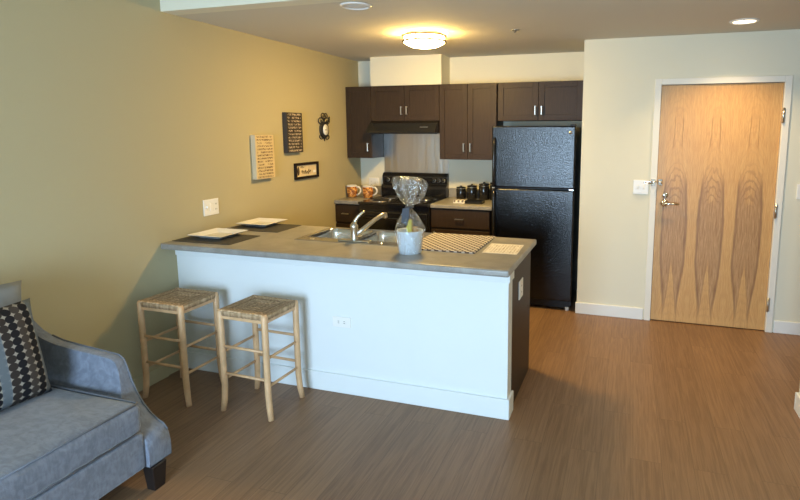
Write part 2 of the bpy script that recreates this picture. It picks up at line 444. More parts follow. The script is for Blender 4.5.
# peninsula wall
PX, PY = 2.352, -2.71
struct('wall_peninsula', MB().box(0, PX, PY, -2.605, 0, .884), PONY)
struct('trim_2', MB().box(0, PX+.010, PY-.012, PY, .822, .884, bev=.002, seg=1).box(PX, PX+.010, PY, -2.60, .822, .884, bev=.002, seg=1), PONY)
bb('baseboard_peninsula', (0.014, PX+.014, PY-.014, PY, 0, .125), (PX, PX+.014, PY, -2.595, 0, .125), m=PONY)

# entry door
dr = tag(thing('door_1', (DX0, DW+.005, .008), None, None), kind='structure')
ORG = (DX0, DW+.005, .008)
MB().box(DX0+.003, DX1-.003, DW+.005, DW+.05, .008, DH-.004).build('door_leaf', DOORM, dr, ORG)
c = MB()
for x0, x1 in ((DX0-.052, DX0), (DX1, DX1+.052)): c.box(x0, x1, DW-.018, DW+.06, 0, DH+.05, bev=.003, seg=1)
c.box(DX0, DX1, DW-.018, DW+.06, DH, DH+.05, bev=.003, seg=1).build('door_casing', CASING, dr, ORG)
for z in (1.79, 1.025, .24):
    h = MB().box(DX1-.004, DX1+.018, DW-.024, DW+.004, z-.057, z+.057, bev=.002, seg=1).tube([(DX1+.004, DW-.026, z-.06), (DX1+.004, DW-.026, z+.06)], .008)
    h.build('hinge', NICKEL, dr, ORG)
hx, hz = DX0+.068, 1.055
h = MB().lathe([(0, 0), (.031, 0), (.033, .006), (.026, .012), (.012, .016), (.012, .05), (0, .052)], M=T((hx, DW+.005, hz)) @ R(PI/2, 'X'))
h.tube([(hx, DW-.040, hz), (hx+.03, DW-.048, hz), (hx+.07, DW-.048, hz-.001), (hx+.115, DW-.045, hz-.003)], [.012, .011, .009, .008])
h.build('lever_handle', CHROME, dr, ORG)
d = MB().lathe([(0, 0), (.026, 0), (.026, .008), (.018, .014), (0, .015)], M=T((hx+.004, DW+.005, hz+.068)) @ R(PI/2, 'X')).box(hx-.002, hx+.010, DW-.032, DW-.006, hz+.048, hz+.088, bev=.003)
d.build('deadbolt', CHROME, dr, ORG)
MB().box(DX0-.001, DX0+.004, DW+.0, DW+.004, hz-.02, hz+.075).build('latch_plate', DARKP, dr, ORG)
g = MB().box(DX0+.012, DX0+.045, DW-.012, DW+.005, 1.205, 1.26, bev=.003).tube([(DX0+.03, DW-.02, 1.232), (DX0+.03, DW-.045, 1.232)], .008).lathe([(0, -.012), (.009, -.009), (.012, 0), (.009, .009), (0, .012)], c=(DX0+.03, DW-.05, 1.232), seg=14)
g.box(DX0-.048, DX0-.012, DW-.03, DW-.018, 1.205, 1.26, bev=.003)
g.tube([(DX0+.005, DW-.055, 1.240), (DX0-.05, DW-.052, 1.240), (DX0-.095, DW-.050, 1.240), (DX0-.105, DW-.050, 1.232), (DX0-.095, DW-.050, 1.224), (DX0-.03, DW-.052, 1.224)], .0045, 8)
g.build('door_guard', CHROME, dr, ORG)

# ------------------------------------------------------------------ small wall fittings
def plate(name, axis, c, w_, h_, slots, label, cat, rows=()):
    """wall plate; axis 'y-' faces the camera side, 'x+' faces right"""
    M = T(c) @ (Matrix.Identity(4) if axis == 'y-' else R(PI/2, 'Z'))
    t = thing(name, c, label, cat)
    def add(mb, nm, m): mb.bm.transform(M); return mb.build(nm, m, t, c)
    add(MB().box(-w_/2, w_/2, -.007, 0, -h_/2, h_/2, bev=.0025), 'cover_plate', PLASTIC)
    for kind, x in slots:
        if kind == 'toggle':
            add(MB().box(x-.006, x+.006, -.020, -.006, -.002, .014, bev=.002), 'switch_toggle', PLASTIC)
            add(MB().box(x-.009, x+.009, -.0085, -.0065, -.019, .019), 'switch_slot', CASING)
        elif kind == 'rocker':
            add(MB().box(x-.016, x+.016, -.011, -.006, -.032, .032, bev=.003), 'rocker', PLASTIC)
        else:
            vert = (kind == 'outlet')
            for dz in (-.020, .020):
                fc = MB(); sl = MB()
                if vert: fc.box(x-.016, x+.016, -.008, -.006, dz-.015, dz+.015, bev=.001, seg=1)
                else: fc.box(x+dz-.015, x+dz+.015, -.008, -.006, -.016, .016, bev=.001, seg=1)
                for du in (-.006, .006):
                    if vert: sl.box(x+du-.0015, x+du+.0015, -.0085, -.006, dz-.005, dz+.006)
                    else: sl.box(x+dz-.005, x+dz+.006, -.0085, -.006, du-.0015, du+.0015)
                fo = add(fc, 'socket_face', PLASTIC); sl.bm.transform(M); sl.build('socket_slots', DARKP, fo, c)
    return t
plate('light_switch', 'x+', (0, -2.365, 1.108), .150, .120, [('toggle', -.046), ('rocker', .0), ('outlet', .046)], 'white three-gang switch and socket plate on the yellow wall above the counter end', 'light switch')
plate('wall_outlet', 'y-', (1.281, PY, .475), .128, .068, [('outlet_side', 0)], 'white socket plate low on the pale peninsula wall beside the right stool', 'power outlet')
plate('wall_outlet', 'y-', (.165, 0, 1.075), .125, .118, [('outlet', -.03), ('toggle', .03)], 'white socket plate on the kitchen backsplash behind the mugs', 'power outlet')
plate('wall_outlet', 'x+', (PX+.0, -2.36, .688), .115, .118, [('outlet', 0)], 'socket plate on the dark end panel of the peninsula', 'power outlet')
plate('light_switch', 'y-', (3.077, DW, 1.187), .125, .122, [('toggle', -.025), ('toggle', .025)], 'white double switch plate left of the wooden entry door', 'light switch')
plate('light_switch', 'y-', (4.30, DW, 1.188), .076, .120, [('toggle', 0)], 'white switch plate at right edge, right of the door casing', 'light switch')

# ------------------------------------------------------------------ cabinets
def shaker(mb, x0, x1, y, z0, z1, rail=.055, th=.02, s=1):
    """shaker door whose face points to -Y (s=1); y is its back plane"""
    a, b = (y-th*s, y) if s > 0 else (y, y+th)
    mb.box(x0, x0+rail, a, b, z0, z1, bev=.0015, seg=1).box(x1-rail, x1, a, b, z0, z1, bev=.0015, seg=1)
    mb.box(x0+rail, x1-rail, a, b, z0, z0+rail, bev=.0015, seg=1).box(x0+rail, x1-rail, a, b, z1-rail, z1, bev=.0015, seg=1)
    a2, b2 = (y-th*s+.008, y-.002) if s > 0 else (y+.002, y+th-.008)
    mb.box(x0+rail, x1-rail, a2, b2, z0+rail, z1-rail)
def pull(parent, org, c, ln, vert=True):
    x, y, z = c; h = MB(); d = ln/2
    if vert:
        h.box(x-.005, x+.005, y-.032, y-.022, z-d, z+d, bev=.002)
        for q in (-d+.006, d-.006): h.box(x-.004, x+.004, y-.024, y, z+q-.004, z+q+.004)
    else:
        h.box(x-d, x+d, y-.032, y-.022, z-.005, z+.005, bev=.002)
        for q in (-d+.006, d-.006): h.box(x+q-.004, x+q+.004, y-.024, y, z-.004, z+.004)
    h.build('handle', NICKEL, parent, org)
    tagp = None
UY = -.310; UB = 1.376; UT = 2.144
def upper(x0, x1, z0, z1, label, doors):
    org = ((x0+x1)/2, -.001, z0)
    t = thing('wall_cabinet', org, label, 'kitchen cabinet', 'wall cabinets over the back counter')
    MB().box(x0+.0006, x1-.0006, UY+.021, -.001, z0, z1, bev=.001, seg=1).build('body', ESP, t, org)
    for a, b, hx_, hz_ in doors:
        m_ = MB(); shaker(m_, a+.0015, b-.0015, UY+.0205, z0+.001, z1-.002)
        d_ = m_.build('door', ESP, t, org)
        pull(d_, org, (hx_, UY, hz_), .088)
    return t
upper(.001, .3025, UB, UT, 'tall narrow single-door dark wall cabinet beside the yellow wall', [(.001, .3025, .262, 1.495)])
upper(.3035, 1.0815, 1.775, UT, 'low double-door dark wall cabinet above the range hood', [(.3035, .6925, .662, 1.882), (.6925, 1.0815, .724, 1.882)])
upper(1.0825, 1.6885, UB, UT, 'tall double-door dark wall cabinet between hood and refrigerator', [(1.0825, 1.3855, 1.350, 1.502), (1.3855, 1.6885, 1.420, 1.502)])
upper(1.700, 2.530, 1.769, UT, 'low double-door dark wall cabinet above the black refrigerator', [(1.700, 2.106, 2.078, 1.868), (2.106, 2.530, 2.140, 1.868)])

BY = -.60
def base(x0, x1, label, hx_):
    org = ((x0+x1)/2, -.001, 0)
    t = thing('base_cabinet', org, label, 'kitchen cabinet', 'base cabinets beside the range')
    MB().box(x0+.0006, x1-.0006, BY+.021, -.001, .10, .904).build('body', ESP, t, org)
    MB().box(x0+.0006, x1-.0006, BY+.08, -.001, 0, .0995).build('toe_kick', KICK, t, org)
    d_ = MB().box(x0+.003, x1-.003, BY, BY+.0205, .712, .893, bev=.002, seg=1).build('drawer', ESP, t, org)
    pull(d_, org, (hx_, BY, .805), .09, False)
    m_ = MB(); shaker(m_, x0+.003, x1-.003, BY+.0205, .106, .690)
    d_ = m_.build('door', ESP, t, org); pull(d_, org, (x0+.04 if x0 > .5 else x1-.04, BY, .62), .105)
base(.001, .3025, 'narrow dark base cabinet with one drawer left of the range', .135)
base(1.0875, 1.700, 'wide dark base cabinet with drawer between range and refrigerator', 1.395)
for x0, x1, lb in ((.001, .3025, 'short taupe counter left of the range, mugs on it'), (1.0875, 1.725, 'taupe counter right of the range, black canisters on it')):
    org = ((x0+x1)/2, -.3, .905)
    t = thing('countertop', org, lb, 'countertop')
    MB().box(x0, x1, -.615, -.001, .905, .945, bev=.008, seg=3).build('worktop', LAM, t, org)
    MB().box(x0, x1, -.020, -.001, .9455, 1.045, bev=.003).build('upstand', LAM, t, org)

# steel splash panel
tag(MB().box(.3045, 1.081, -.006, -.0005, .90, 1.639).build('splash_panel', BRUSH, origin=(.69, 0, .9)), 'brushed steel panel on the wall behind the range', 'backsplash')

# range hood
org = (.6925, -.001, 1.64)
t = thing('range_hood', org, 'black under-cabinet range hood above the range', 'range hood')
MB().prism([(-.001, 1.774), (-.312, 1.774), (-.36, 1.752), (-.435, 1.672), (-.440, 1.650), (-.001, 1.650)], 0, .3055, 1.0795, bev=.003).build('hood_body', BLACKG, t, org)
MB().prism([(-.30, 1.6495), (-.425, 1.6495), (-.42, 1.640), (-.30, 1.640)], 0, .33, 1.055).build('lower_lip', BLACKM, t, org)
MB().box(.90, .99, -.402, -.396, 1.702, 1.712, bev=.002, seg=1).build('control_strip', NICKEL, t, org)
MB().box(.36, 1.02, -.29, -.05, 1.640, 1.6495).build('grease_filter', STEEL, t, org)

# ------------------------------------------------------------------ range
org = (.695, -.33, 0); rx0, rx1 = .3065, 1.0835
t = thing('kitchen_range', org, 'black freestanding electric range with coil burners and raised backguard', 'range')
MB().box(rx0, rx1, -.635, -.012, .02, .919, bev=.004).build('body', BLACKG, t, org)
MB().box(rx0-.001, rx1+.001, -.665, -.075, .92, .945, bev=.006, seg=3).build('cooktop', BLACKG, t, org)
od = MB().box(rx0+.01, rx1-.01, -.668, -.636, .235, .85, bev=.008, seg=3).build('oven_door', BLACKG, t, org)
MB().box(rx0+.14, rx1-.14, -.6695, -.6675, .36, .68).build('oven_window', BLACKG, od, org)
MB().tube([(rx0+.06, -.705, .79), (rx1-.06, -.705, .79)], .012).tube([(rx0+.09, -.705, .79), (rx0+.09, -.66, .79)], .009).tube([(rx1-.09, -.705, .79), (rx1-.09, -.66, .79)], .009).build('oven_handle', BLACKG, od, org)
MB().box(rx0+.01, rx1-.01, -.664, -.636, .05, .222, bev=.008, seg=3).build('storage_drawer', BLACKG, t, org)
bg = MB().prism([(-.014, .946), (-.014, 1.190), (-.03, 1.208), (-.055, 1.200), (-.078, 1.165), (-.066, 1.085), (-.098, 1.070), (-.110, 1.040), (-.100, .946)], 0, rx0, rx1, bev=.006)
bg = bg.build('backguard', BLACKG, t, org)
for i, x in enumerate((.375, .455, .93, .985, 1.04)):
    M_ = T((x, -.071, 1.128)) @ R(PI/2-.14, 'X')
    MB().lathe([(0, 0), (.027, 0), (.027, .004), (.019, .006), (.017, .026), (0, .027)], seg=20, M=M_).build('knob', BLACKG, t, org)
    MB().lathe([(.0195, .0062), (.021, .0085), (.0225, .0048)], seg=20, M=M_).build('knob_ring', NICKEL, t, org)
MB().box(.60, .79, -.0765, -.070, 1.108, 1.155).build('display', BLACKM, t, org)
for bx, by, br in ((.49, -.50, .095), (.90, -.50, .075), (.49, -.24, .075), (.90, -.24, .095)):
    b_ = MB().lathe([(br+.022, .0002), (br+.024, .004), (br+.012, .005), (br+.008, -.000)], c=(bx, by, .945), seg=32).build('drip_ring', CHROME, t, org)
    pts = []
    for k in range(90):
        a = k/90*2*PI*3.6; r_ = .015+(br-.015)*k/90; pts.append((bx+r_*math.cos(a), by+r_*math.sin(a), .954))
    MB().tube(pts, .0045, 6).build('burner_coil', BLACKM, t, org)

# ------------------------------------------------------------------ refrigerator
org = (2.137, -.38, 0); fx0, fx1 = 1.745, 2.509
t = thing('refrigerator', org, 'black textured top-freezer refrigerator beside the cream wall', 'refrigerator')
MB().box(fx0+.004, fx1-.004, -.640, -.03, .03, 1.700, bev=.004).build('body', BLACKM, t, org)
MB().box(fx0, fx1, DW, -.648, 1.148, 1.714, bev=.012, seg=4).build('freezer_door', FRID, t, org)
MB().box(fx0, fx1, DW, -.648, .098, 1.134, bev=.012, seg=4).build('main_door', FRID, t, org)
g = MB().box(fx0+.02, fx1-.02, -.652, -.641, .02, .090)
for k in range(5): g.box(fx0+.04, fx1-.04, -.657, -.652, .028+k*.012, .033+k*.012)
g.build('kick_grille', BLACKM, t, org)
def fh(z0, z1):
    x = fx0+.030
    return MB().tube([(x, DW+.004, z0), (x, DW-.032, z0+.02), (x, DW-.045, z0+.06), (x, DW-.045, z1-.06), (x, DW-.032, z1-.02), (x, DW+.004, z1)], [.013, .013, .011, .011, .013, .013], 10)
fh(1.16, 1.60).build('freezer_handle', BLACKG, t, org); fh(.66, 1.12).build('door_handle', BLACKG, t, org)
MB().lathe([(0, 0), (.014, 0), (.014, .002), (0, .003)], seg=20, M=T((2.463, DW, 1.655)) @ R(PI/2, 'X')).build('round_badge', NICKEL, t, org)
MB().box(fx1-.05, fx1-.005, DW+.01, -.60, 1.7145, 1.728, bev=.003).build('hinge_cover', BLACKM, t, org)
MB().box(fx1-.045, fx1-.004, DW-.004, DW+.02, 1.1345, 1.1475, bev=.002).build('centre_hinge', CHROME, t, org)
MB().box(fx0+.004, fx0+.03, DW-.004, DW+.02, 1.1345, 1.1475, bev=.002).build('hinge_cap', CHROME, t, org)
for x in (fx0+.04, fx1-.04): MB().lathe([(0, 0), (.018, 0), (.018, .03), (0, .03)], c=(x, -.66, 0), seg=14).build('foot', PLASTIC, t, org)

# ------------------------------------------------------------------ peninsula cabinet + counter
org = (1.2, -2.3, 0)
t = thing('peninsula_cabinet', org, 'long dark cabinet run under the peninsula counter, its end panel facing the door', 'kitchen cabinet')
b = MB().box(.001, PX-.020, -2.603, -2.583, .10, .8855).box(.001, .020, -2.583, -2.001, .10, .8855).box(.001, PX-.02, -2.583, -2.001, .10, .12).box(.02, PX-.02, -2.021, -2.001, .12, .8855)
b.build('body', ESP, t, org)
MB().box(PX-.0195, PX-.001, -2.603, -2.001, .0, .8855, bev=.001, seg=1).build('end_panel', ESP, t, org)
MB().box(.001, PX-.021, -2.10, -2.06, 0, .0995).build('toe_kick', KICK, t, org)
xs = [.003, .40, .76, 1.18, 1.60, 1.97, PX-.003]
for a, b_ in zip(xs, xs[1:]):
    m_ = MB(); shaker(m_, a+.0015, b_-.0015, -2.0, .106, .70, s=-1); d_ = m_.build('door', ESP, t, org)
    MB().box(b_-.045, b_-.035, -1.957, -1.948, .56, .665, bev=.002).box(b_-.044, b_-.036, -1.98, -1.95, .567, .575).box(b_-.044, b_-.036, -1.98, -1.95, .65, .658).build('handle', NICKEL, d_, org)
    MB().box(a+.0015, b_-.0015, -2.0, -1.98, .71, .88, bev=.002, seg=1).build('drawer', ESP, t, org)

SX0, SX1, SY0, SY1 = .785, 1.62, -2.465, -1.975
def slab_with_hole(x, y, z0, z1):
    b = bmesh.new(); V = {}
    for k, z in enumerate((z0, z1)):
        for i, a in enumerate(x):
            for j, c_ in enumerate(y): V[i, j, k] = b.verts.new((a, c_, z))
    for i in range(3):
        for j in range(3):
            if (i, j) == (1, 1): continue
            b.faces.new((V[i, j, 1], V[i+1, j, 1], V[i+1, j+1, 1], V[i, j+1, 1])); b.faces.new((V[i, j, 0], V[i, j+1, 0], V[i+1, j+1, 0], V[i+1, j, 0]))
    def side(a, c_): b.faces.new((V[(*a, 0)], V[(*c_, 0)], V[(*c_, 1)], V[(*a, 1)]))
    for i in range(3): side((i, 0), (i+1, 0)); side((i+1, 3), (i, 3)); side((3, i), (3, i+1)); side((0, i+1), (0, i))
    side((2, 1), (1, 1)); side((1, 2), (2, 2)); side((1, 1), (1, 2)); side((2, 2), (2, 1))
    bmesh.ops.recalc_face_normals(b, faces=b.faces[:])
    e = [e for e in b.edges if len(e.link_faces) == 2 and abs(e.link_faces[0].normal.dot(e.link_faces[1].normal)) < .1 and (all(abs(v.co.y-y[0]) < 1e-4 for v in e.verts) or all(abs(v.co.x-x[3]) < 1e-4 for v in e.verts) or all(abs(v.co.y-y[3]) < 1e-4 for v in e.verts))]
    bmesh.ops.bevel(b, geom=e, offset=.012, segments=4, profile=.5, affect='EDGES')
    mb = MB(); mb._merge(b); return mb
CT = .926
tag(slab_with_hole([.001, SX0+.02, SX1-.02, 2.382], [-2.841, SY0+.02, SY1-.02, -1.945], .886, CT).build('peninsula_countertop', LAM, origin=(1.2, -2.4, .886)),
    'long grey-taupe peninsula countertop over the pale half wall', 'countertop')

# sink
org = (1.17, -2.22, CT)
t = thing('kitchen_sink', org, 'double-bowl stainless steel sink set in the peninsula counter', 'sink')
def loop_rect(x0, x1, y0, y1, r, n=5):
    P = []
    for cx, cy, a0 in ((x1-r, y1-r, 0), (x0+r, y1-r, PI/2), (x0+r, y0+r, PI), (x1-r, y0+r, 1.5*PI)):
        for k in range(n+1):
            a = a0+k*PI/2/n; P.append((cx+r*math.cos(a), cy+r*math.sin(a)))
    return P
def bowl(x0, x1, y0, y1, z, d):
    b = bmesh.new(); rings = []
    for ins, dz, r in ((-.004, .0025, .045), (0, -.002, .045), (.006, -.03, .045), (.016, -d+.03, .05), (.03, -d+.008, .055), (.06, -d, .06)):
        rings.append([b.verts.new((p[0], p[1], z+dz)) for p in loop_rect(x0+ins, x1-ins, y0+ins, y1-ins, r)])
    for p, q in zip(rings, rings[1:]):
        for i in range(len(p)): b.faces.new((p[i], q[i], q[(i+1) % len(p)], p[(i+1) % len(p)]))
    b.faces.new(rings[-1]); bmesh.ops.recalc_face_normals(b, faces=b.faces[:])
    for f_ in b.faces: f_.normal_flip()
    m_ = MB(); m_._merge(b, True); return m_
r = MB()
by0, by1 = -2.365, -2.03
rim = [(SX0, SX1, SY0, by0), (SX0, SX1, by1, SY1), (SX0, .825, by0, by1), (1.180, 1.215, by0, by1), (1.575, SX1, by0, by1)]
for q in rim: r.box(*q, CT+.0003, CT+.006)
r.build('rim', STEEL, t, org)
for x0, x1 in ((.825, 1.180), (1.215, 1.575)):
    bo = bowl(x0, x1, by0, by1, CT+.004, .19).build('bowl', STEEL, t, org)
    MB().lathe([(0, .003), (.03, .003), (.042, .006), (.045, .0015)], c=((x0+x1)/2, -2.19, CT+.004-.19), seg=24).build('drain', CHROME, bo, org)
for x in (.90, 1.42): MB().lathe([(0, .004), (.016, .004), (.02, 0)], c=(x, -2.42, CT+.006), seg=18).build('hole_cover', CHROME, t, org)

# faucet
org = (1.222, -2.412, CT+.0062)
t = thing('kitchen_faucet', org, 'brushed nickel single-lever faucet behind the sink bowls, spout pointing right', 'faucet')
fx, fy, fz = org
MB().box(fx-.115, fx+.115, fy-.026, fy+.026, fz, fz+.009, bev=.004).build('deck_plate', NICKEL, t, org)
MB().lathe([(0, .009), (.028, .009), (.026, .014), (.0225, .03), (.0225, .085), (.026, .095), (.026, .108), (.018, .125), (0, .132)], c=org, seg=24).build('body', NICKEL, t, org)
MB().tube([(fx+.010, fy+.01, fz+.045), (fx+.05, fy+.06, fz+.085), (fx+.09, fy+.13, fz+.13), (fx+.118, fy+.19, fz+.158), (fx+.128, fy+.215, fz+.157)], [.017, .016, .0145, .014, .015], 14).tube([(fx+.126, fy+.212, fz+.162), (fx+.130, fy+.222, fz+.135)], [.017, .015], 14).build('spout', NICKEL, t, org)
MB().tube([(fx, fy, fz+.115), (fx+.010, fy+.004, fz+.145), (fx+.028, fy+.012, fz+.172), (fx+.052, fy+.022, fz+.195), (fx+.066, fy+.03, fz+.202)], [.017, .013, .010, .0085, .007], 12).build('lever', NICKEL, t, org)

# ------------------------------------------------------------------ table ware on the peninsula
def placemat(x, y, rz, label):
    o = MB().box(-.235, .235, -.160, .160, 0, .0035, bev=.0015, seg=1).build('placemat', MATB)
    o.location = (x, y, CT+.0003); o.rotation_euler = (0, 0, rz); tag(o, label, 'placemat', 'dark placemats')
placemat(.245, -2.590, .02, 'dark placemat under the square plate nearer the stools')
placemat(.275, -2.125, .02, 'dark placemat under the square plate nearer the sink')
def plate_thing(x, y, rz, label):
    b = bmesh.new(); rings = []
    prof = [(.0, .004, 0), (.078, .004, .01), (.095, .011, .012), (.125, .026, .008), (.140, .029, .004), (.140, .0315, .004), (.126, .030, .008), (.098, .016, .012), (.085, .009, .012), (0.02, .0085, .002)]
    prof = [(.07, 0, .01), (.082, .001, .01), (.098, .010, .012), (.140, .0265, .006), (.1425, .0290, .006), (.139, .0300, .006), (.100, .0150, .012), (.090, .0085, .012), (.05, .0075, .01)]
    for h_, z, r_ in prof: rings.append([b.verts.new((p[0], p[1], z)) for p in loop_rect(-h_, h_, -h_, h_, r_, 4)])
    for p, q in zip(rings, rings[1:]):
        for i in range(len(p)): b.faces.new((p[i], p[(i+1) % len(p)], q[(i+1) % len(p)], q[i]))
    b.faces.new(rings[0][::-1]); b.faces.new(rings[-1]); bmesh.ops.recalc_face_normals(b, faces=b.faces[:])
    m_ = MB(); m_._merge(b); o = m_.build('dinner_plate', CERAM)
    o.location = (x, y, CT+.0042); o.rotation_euler = (0, 0, rz); tag(o, label, 'plate', 'square white plates')
plate_thing(.215, -2.540, .0, 'square white plate with flared rim on the placemat nearer the stools')
plate_thing(.205, -2.050, .02, 'square white plate with flared rim on the placemat nearer the sink')

o = MB().box(-.232, .232, -.27, .27, 0, .008, bev=.003, seg=2).build('drying_mat', LATT); o.location = (1.862, -2.240, CT+.0003); o.rotation_euler = (0, 0, 0)
tag(o, 'brown and cream lattice woven mat on the counter between gift bucket and printed sheet', 'mat')
p = MB(); p.quad([(-.14, -.108, .0012), (.14, -.108, .0012), (.14, .108, .0012), (-.14, .108, .0012)]).box(-.14, .14, -.108, .108, 0, .001)
o = p.build('printed_sheet', PAPER); o.location = (2.232, -2.318, CT+.0003); o.rotation_euler = (0, 0, PI/2+.03)
tag(o, 'cream printed paper sheet with brown text lying near the counter corner', 'paper sheet')

# gift bucket in cellophane
org = (1.705, -2.595, CT+.0003); gx, gy, gz = org
t = thing('gift_bucket', org, 'white gift bucket wrapped in tied clear cellophane on the counter', 'gift bucket')
MB().lathe([(0, 0), (.066, 0), (.068, .003), (.079, .134), (.083, .138), (.081, .143), (.077, .140), (.065, .008), (0, .008)], c=org, seg=36).build('bucket', BUCK, t, org)
def pleat(k, amt):
    def f_(th, z):
        a = amt(z)
        return 1+a*(.6*math.sin(k*th+3*z*9)+.4*math.sin((k*2+3)*th+1.3+z*25)+.35*math.sin(5*th+z*40))
    return f_
prof = [(.071, .002), (.075, .03), (.081, .07), (.088, .12), (.092, .145), (.084, .168), (.067, .202), (.045, .236), (.024, .262), (.010, .282), (.009, .290)]
cl = MB().lathe(prof, c=org, seg=96, rfun=pleat(11, lambda z: .02+.22*max(0, z-.12)/.17))
tp = [(.009, .290), (.026, .300), (.056, .322), (.078, .355), (.090, .395), (.090, .430), (.078, .455), (.055, .465), (.03, .455)]
cl.lathe(tp, c=org, seg=96, rfun=lambda th, z: pleat(9, lambda q: .12+.4*max(0, q-.29))(th, z)+.38*math.exp(-((th-PI)/.35)**2)*max(0, min(1, (z-.36)/.08)), M=T((gx, gy, gz+.29)) @ R(.10, 'Y') @ T((-gx, -gy, -gz-.29)))
cl.lathe([(.010, .290), (.020, .32), (.038, .37), (.050, .42), (.040, .455)], c=org, seg=80, rfun=pleat(7, lambda z: .35), M=T((gx, gy, gz+.29)) @ R(.05, 'Y') @ T((-gx, -gy, -gz-.29)))
# flying corner of the wrap up to the left
cl.build('cellophane_wrap', CELLO, t, org)
rb = MB().tube([(gx+.020*math.cos(a), gy+.020*math.sin(a), gz+.286) for a in [k*PI/8 for k in range(17)]], .007, 8)
rb.prism([(gx-.020, gz+.282), (gx+.022, gz+.288), (gx+.022, gz+.235), (gx+.004, gz+.178), (gx-.030, gz+.195), (gx-.026, gz+.25)], 1, gy-.058, gy-.050)
rb.build('ribbon', RIB, t, org)
t2 = thing('gift_packet', (gx, gy, gz+.01), 'small yellow packet standing inside the wrapped gift bucket', 'packet')
MB().box(gx-.004, gx+.028, gy-.045, gy-.02, gz+.012, gz+.212, bev=.004).build('pouch', YEL, t2, (gx, gy, gz+.01))
MB().lathe([(0, 0), (.018, 0), (.020, .05), (.012, .06), (0, .062)], c=(gx+.035, gy+.005, gz+.105), seg=18).build('ball', mat('tan_wrapping', (.45, .30, .15), .5), t2, (gx, gy, gz+.01))

# ------------------------------------------------------------------ counter things at the back
def mug(x, y, label):
    t = thing('coffee_mug', (x, y, .9453), label, 'mug', 'copper mugs on the back counter')
    MB().lathe([(0, 0), (.036, 0), (.043, .003), (.049, .03), (.051, .108), (.0495, .108), (.047, .03), (.039, .010), (0, .008)], seg=28).build('cup', MUGM, t)
    MB().lathe([(.0485, .105), (.0515, .107), (.052, .117), (.050, .121), (.0485, .115)], seg=28).build('rim', CERAM, t)
    MB().tube([(.048, 0, .100), (.070, 0, .106), (.090, 0, .088), (.092, 0, .062), (.078, 0, .038), (.048, 0, .024)], .008, 10).build('handle', CERAM, t)
    return t
m1 = mug(.066, -.34, 'copper-glazed mug with white handle, beside the yellow wall')
m1.scale = (1.15, 1.15, 1.12)
m2 = copy_tree(m1); m2.location = (.262, -.34, .9453); m2['label'] = 'copper-glazed mug with white handle, beside the range'
for i, (x, y, r_, h_, lb) in enumerate(((1.255, -.11, .052, .140, 'shortest black canister, nearest the range'), (1.378, -.11, .054, .162, 'second black canister counting from the range'),
                          (1.512, -.11, .057, .186, 'third black canister counting from the range'), (1.635, -.11, .057, .205, 'tallest black canister, partly behind the refrigerator handle'))):
    t = thing('canister', (x, y, .9453), lb, 'canister', 'black canisters by the refrigerator')
    MB().lathe([(0, 0), (r_*.96, 0), (r_, .004), (r_, h_*.76), (r_*.97, h_*.78), (0, h_*.78)], seg=32).build('jar', BLACKG, t)
    MB().lathe([(r_*.90, h_*.781), (r_*.90, h_*.82), (r_*.80, h_*.82)], seg=28).build('seal_ring', NICKEL, t)
    MB().lathe([(0, h_*.822), (r_*.98, h_*.822), (r_*.98, h_*.90), (r_*.7, h_*.93), (.010, h_*.945), (.009, h_*.965), (.014, h_*.985), (.010, h_*1.01), (0, h_*1.015)], seg=28).build('lid', BLACKG, t)
o = MB().box(1.50-.090, 1.50+.090, -.485, -.365, .9453, .953, bev=.003).box(1.412, 1.588, -.483, -.475, .953, .977, bev=.003).box(1.412, 1.588, -.375, -.367, .953, .977, bev=.003).box(1.411, 1.419, -.483, -.367, .953, .977, bev=.003).box(1.581, 1.589, -.483, -.367, .953, .977, bev=.003)
tag(o.build('tray', BLACKG, origin=(1.5, -.425, .9453)), 'small black rectangular tray in front of the canisters', 'tray')
def chk():
    m = mat('patterned_card', (.8, .77, .7), .5); n = NB(m); v, x, y, z = n.coords()
    r_ = n.m('ADD', n.m('POWER', n.m('SUBTRACT', n.m('FRACT', n.m('MULTIPLY', x, 24.)), .5), 2.), n.m('POWER', n.m('SUBTRACT', n.m('FRACT', n.m('MULTIPLY', z, 24.)), .5), 2.))
    n.col(n.mix(n.m('LESS_THAN', r_, .07), (.80, .77, .70), (.16, .12, .10))); return m
tag(MB().box(1.285, 1.405, -.475, -.375, .9453, .974, bev=.002).build('card_box', chk(), origin=(1.32, -.42, .9453)), 'small white patterned box beside the black tray', 'box')

# ------------------------------------------------------------------ wall art on the yellow wall
def canvas(name, y0, y1, z0, z1, m, em, th, label):
    org = (0, (y0+y1)/2, z0)
    t = thing(name, org, label, 'wall art')
    MB().box(.001, th, y0, y1, z0, z1, bev=.003).build('stretched_canvas', em, t, org)
    MB().quad([(th+.0006, y0+.003, z0+.003), (th+.0006, y1-.003, z0+.003), (th+.0006, y1-.003, z1-.003), (th+.0006, y0+.003, z1-.003)]).build('printed_face', m, t, org)
canvas('canvas_print', -1.884, -1.640, 1.272, 1.638, ART1, EDGE1, .045, 'cream canvas with brown script text, lowest left on the yellow wall')
canvas('canvas_print', -1.448, -1.205, 1.476, 1.836, ART2, EDGE2, .045, 'black canvas with pale script text on the yellow wall')
org = (0, -1.09, 1.22); y0, y1, z0, z1 = -1.308, -.914, 1.218, 1.372
t = thing('framed_sign', org, 'small black-framed rectangular sign on the yellow wall, under the black canvas', 'framed sign')
fr = MB().box(.001, .022, y0, y1, z0, z0+.024, bev=.003).box(.001, .022, y0, y1, z1-.024, z1, bev=.003).box(.001, .022, y0, y0+.028, z0+.024, z1-.024, bev=.003).box(.001, .022, y1-.028, y1, z0+.024, z1-.024, bev=.003)
fr.build('frame', FRAMEB, t, org)
MB().box(.001, .008, y0+.026, y1-.026, z0+.022, z1-.022).build('card', CARDC, t, org)
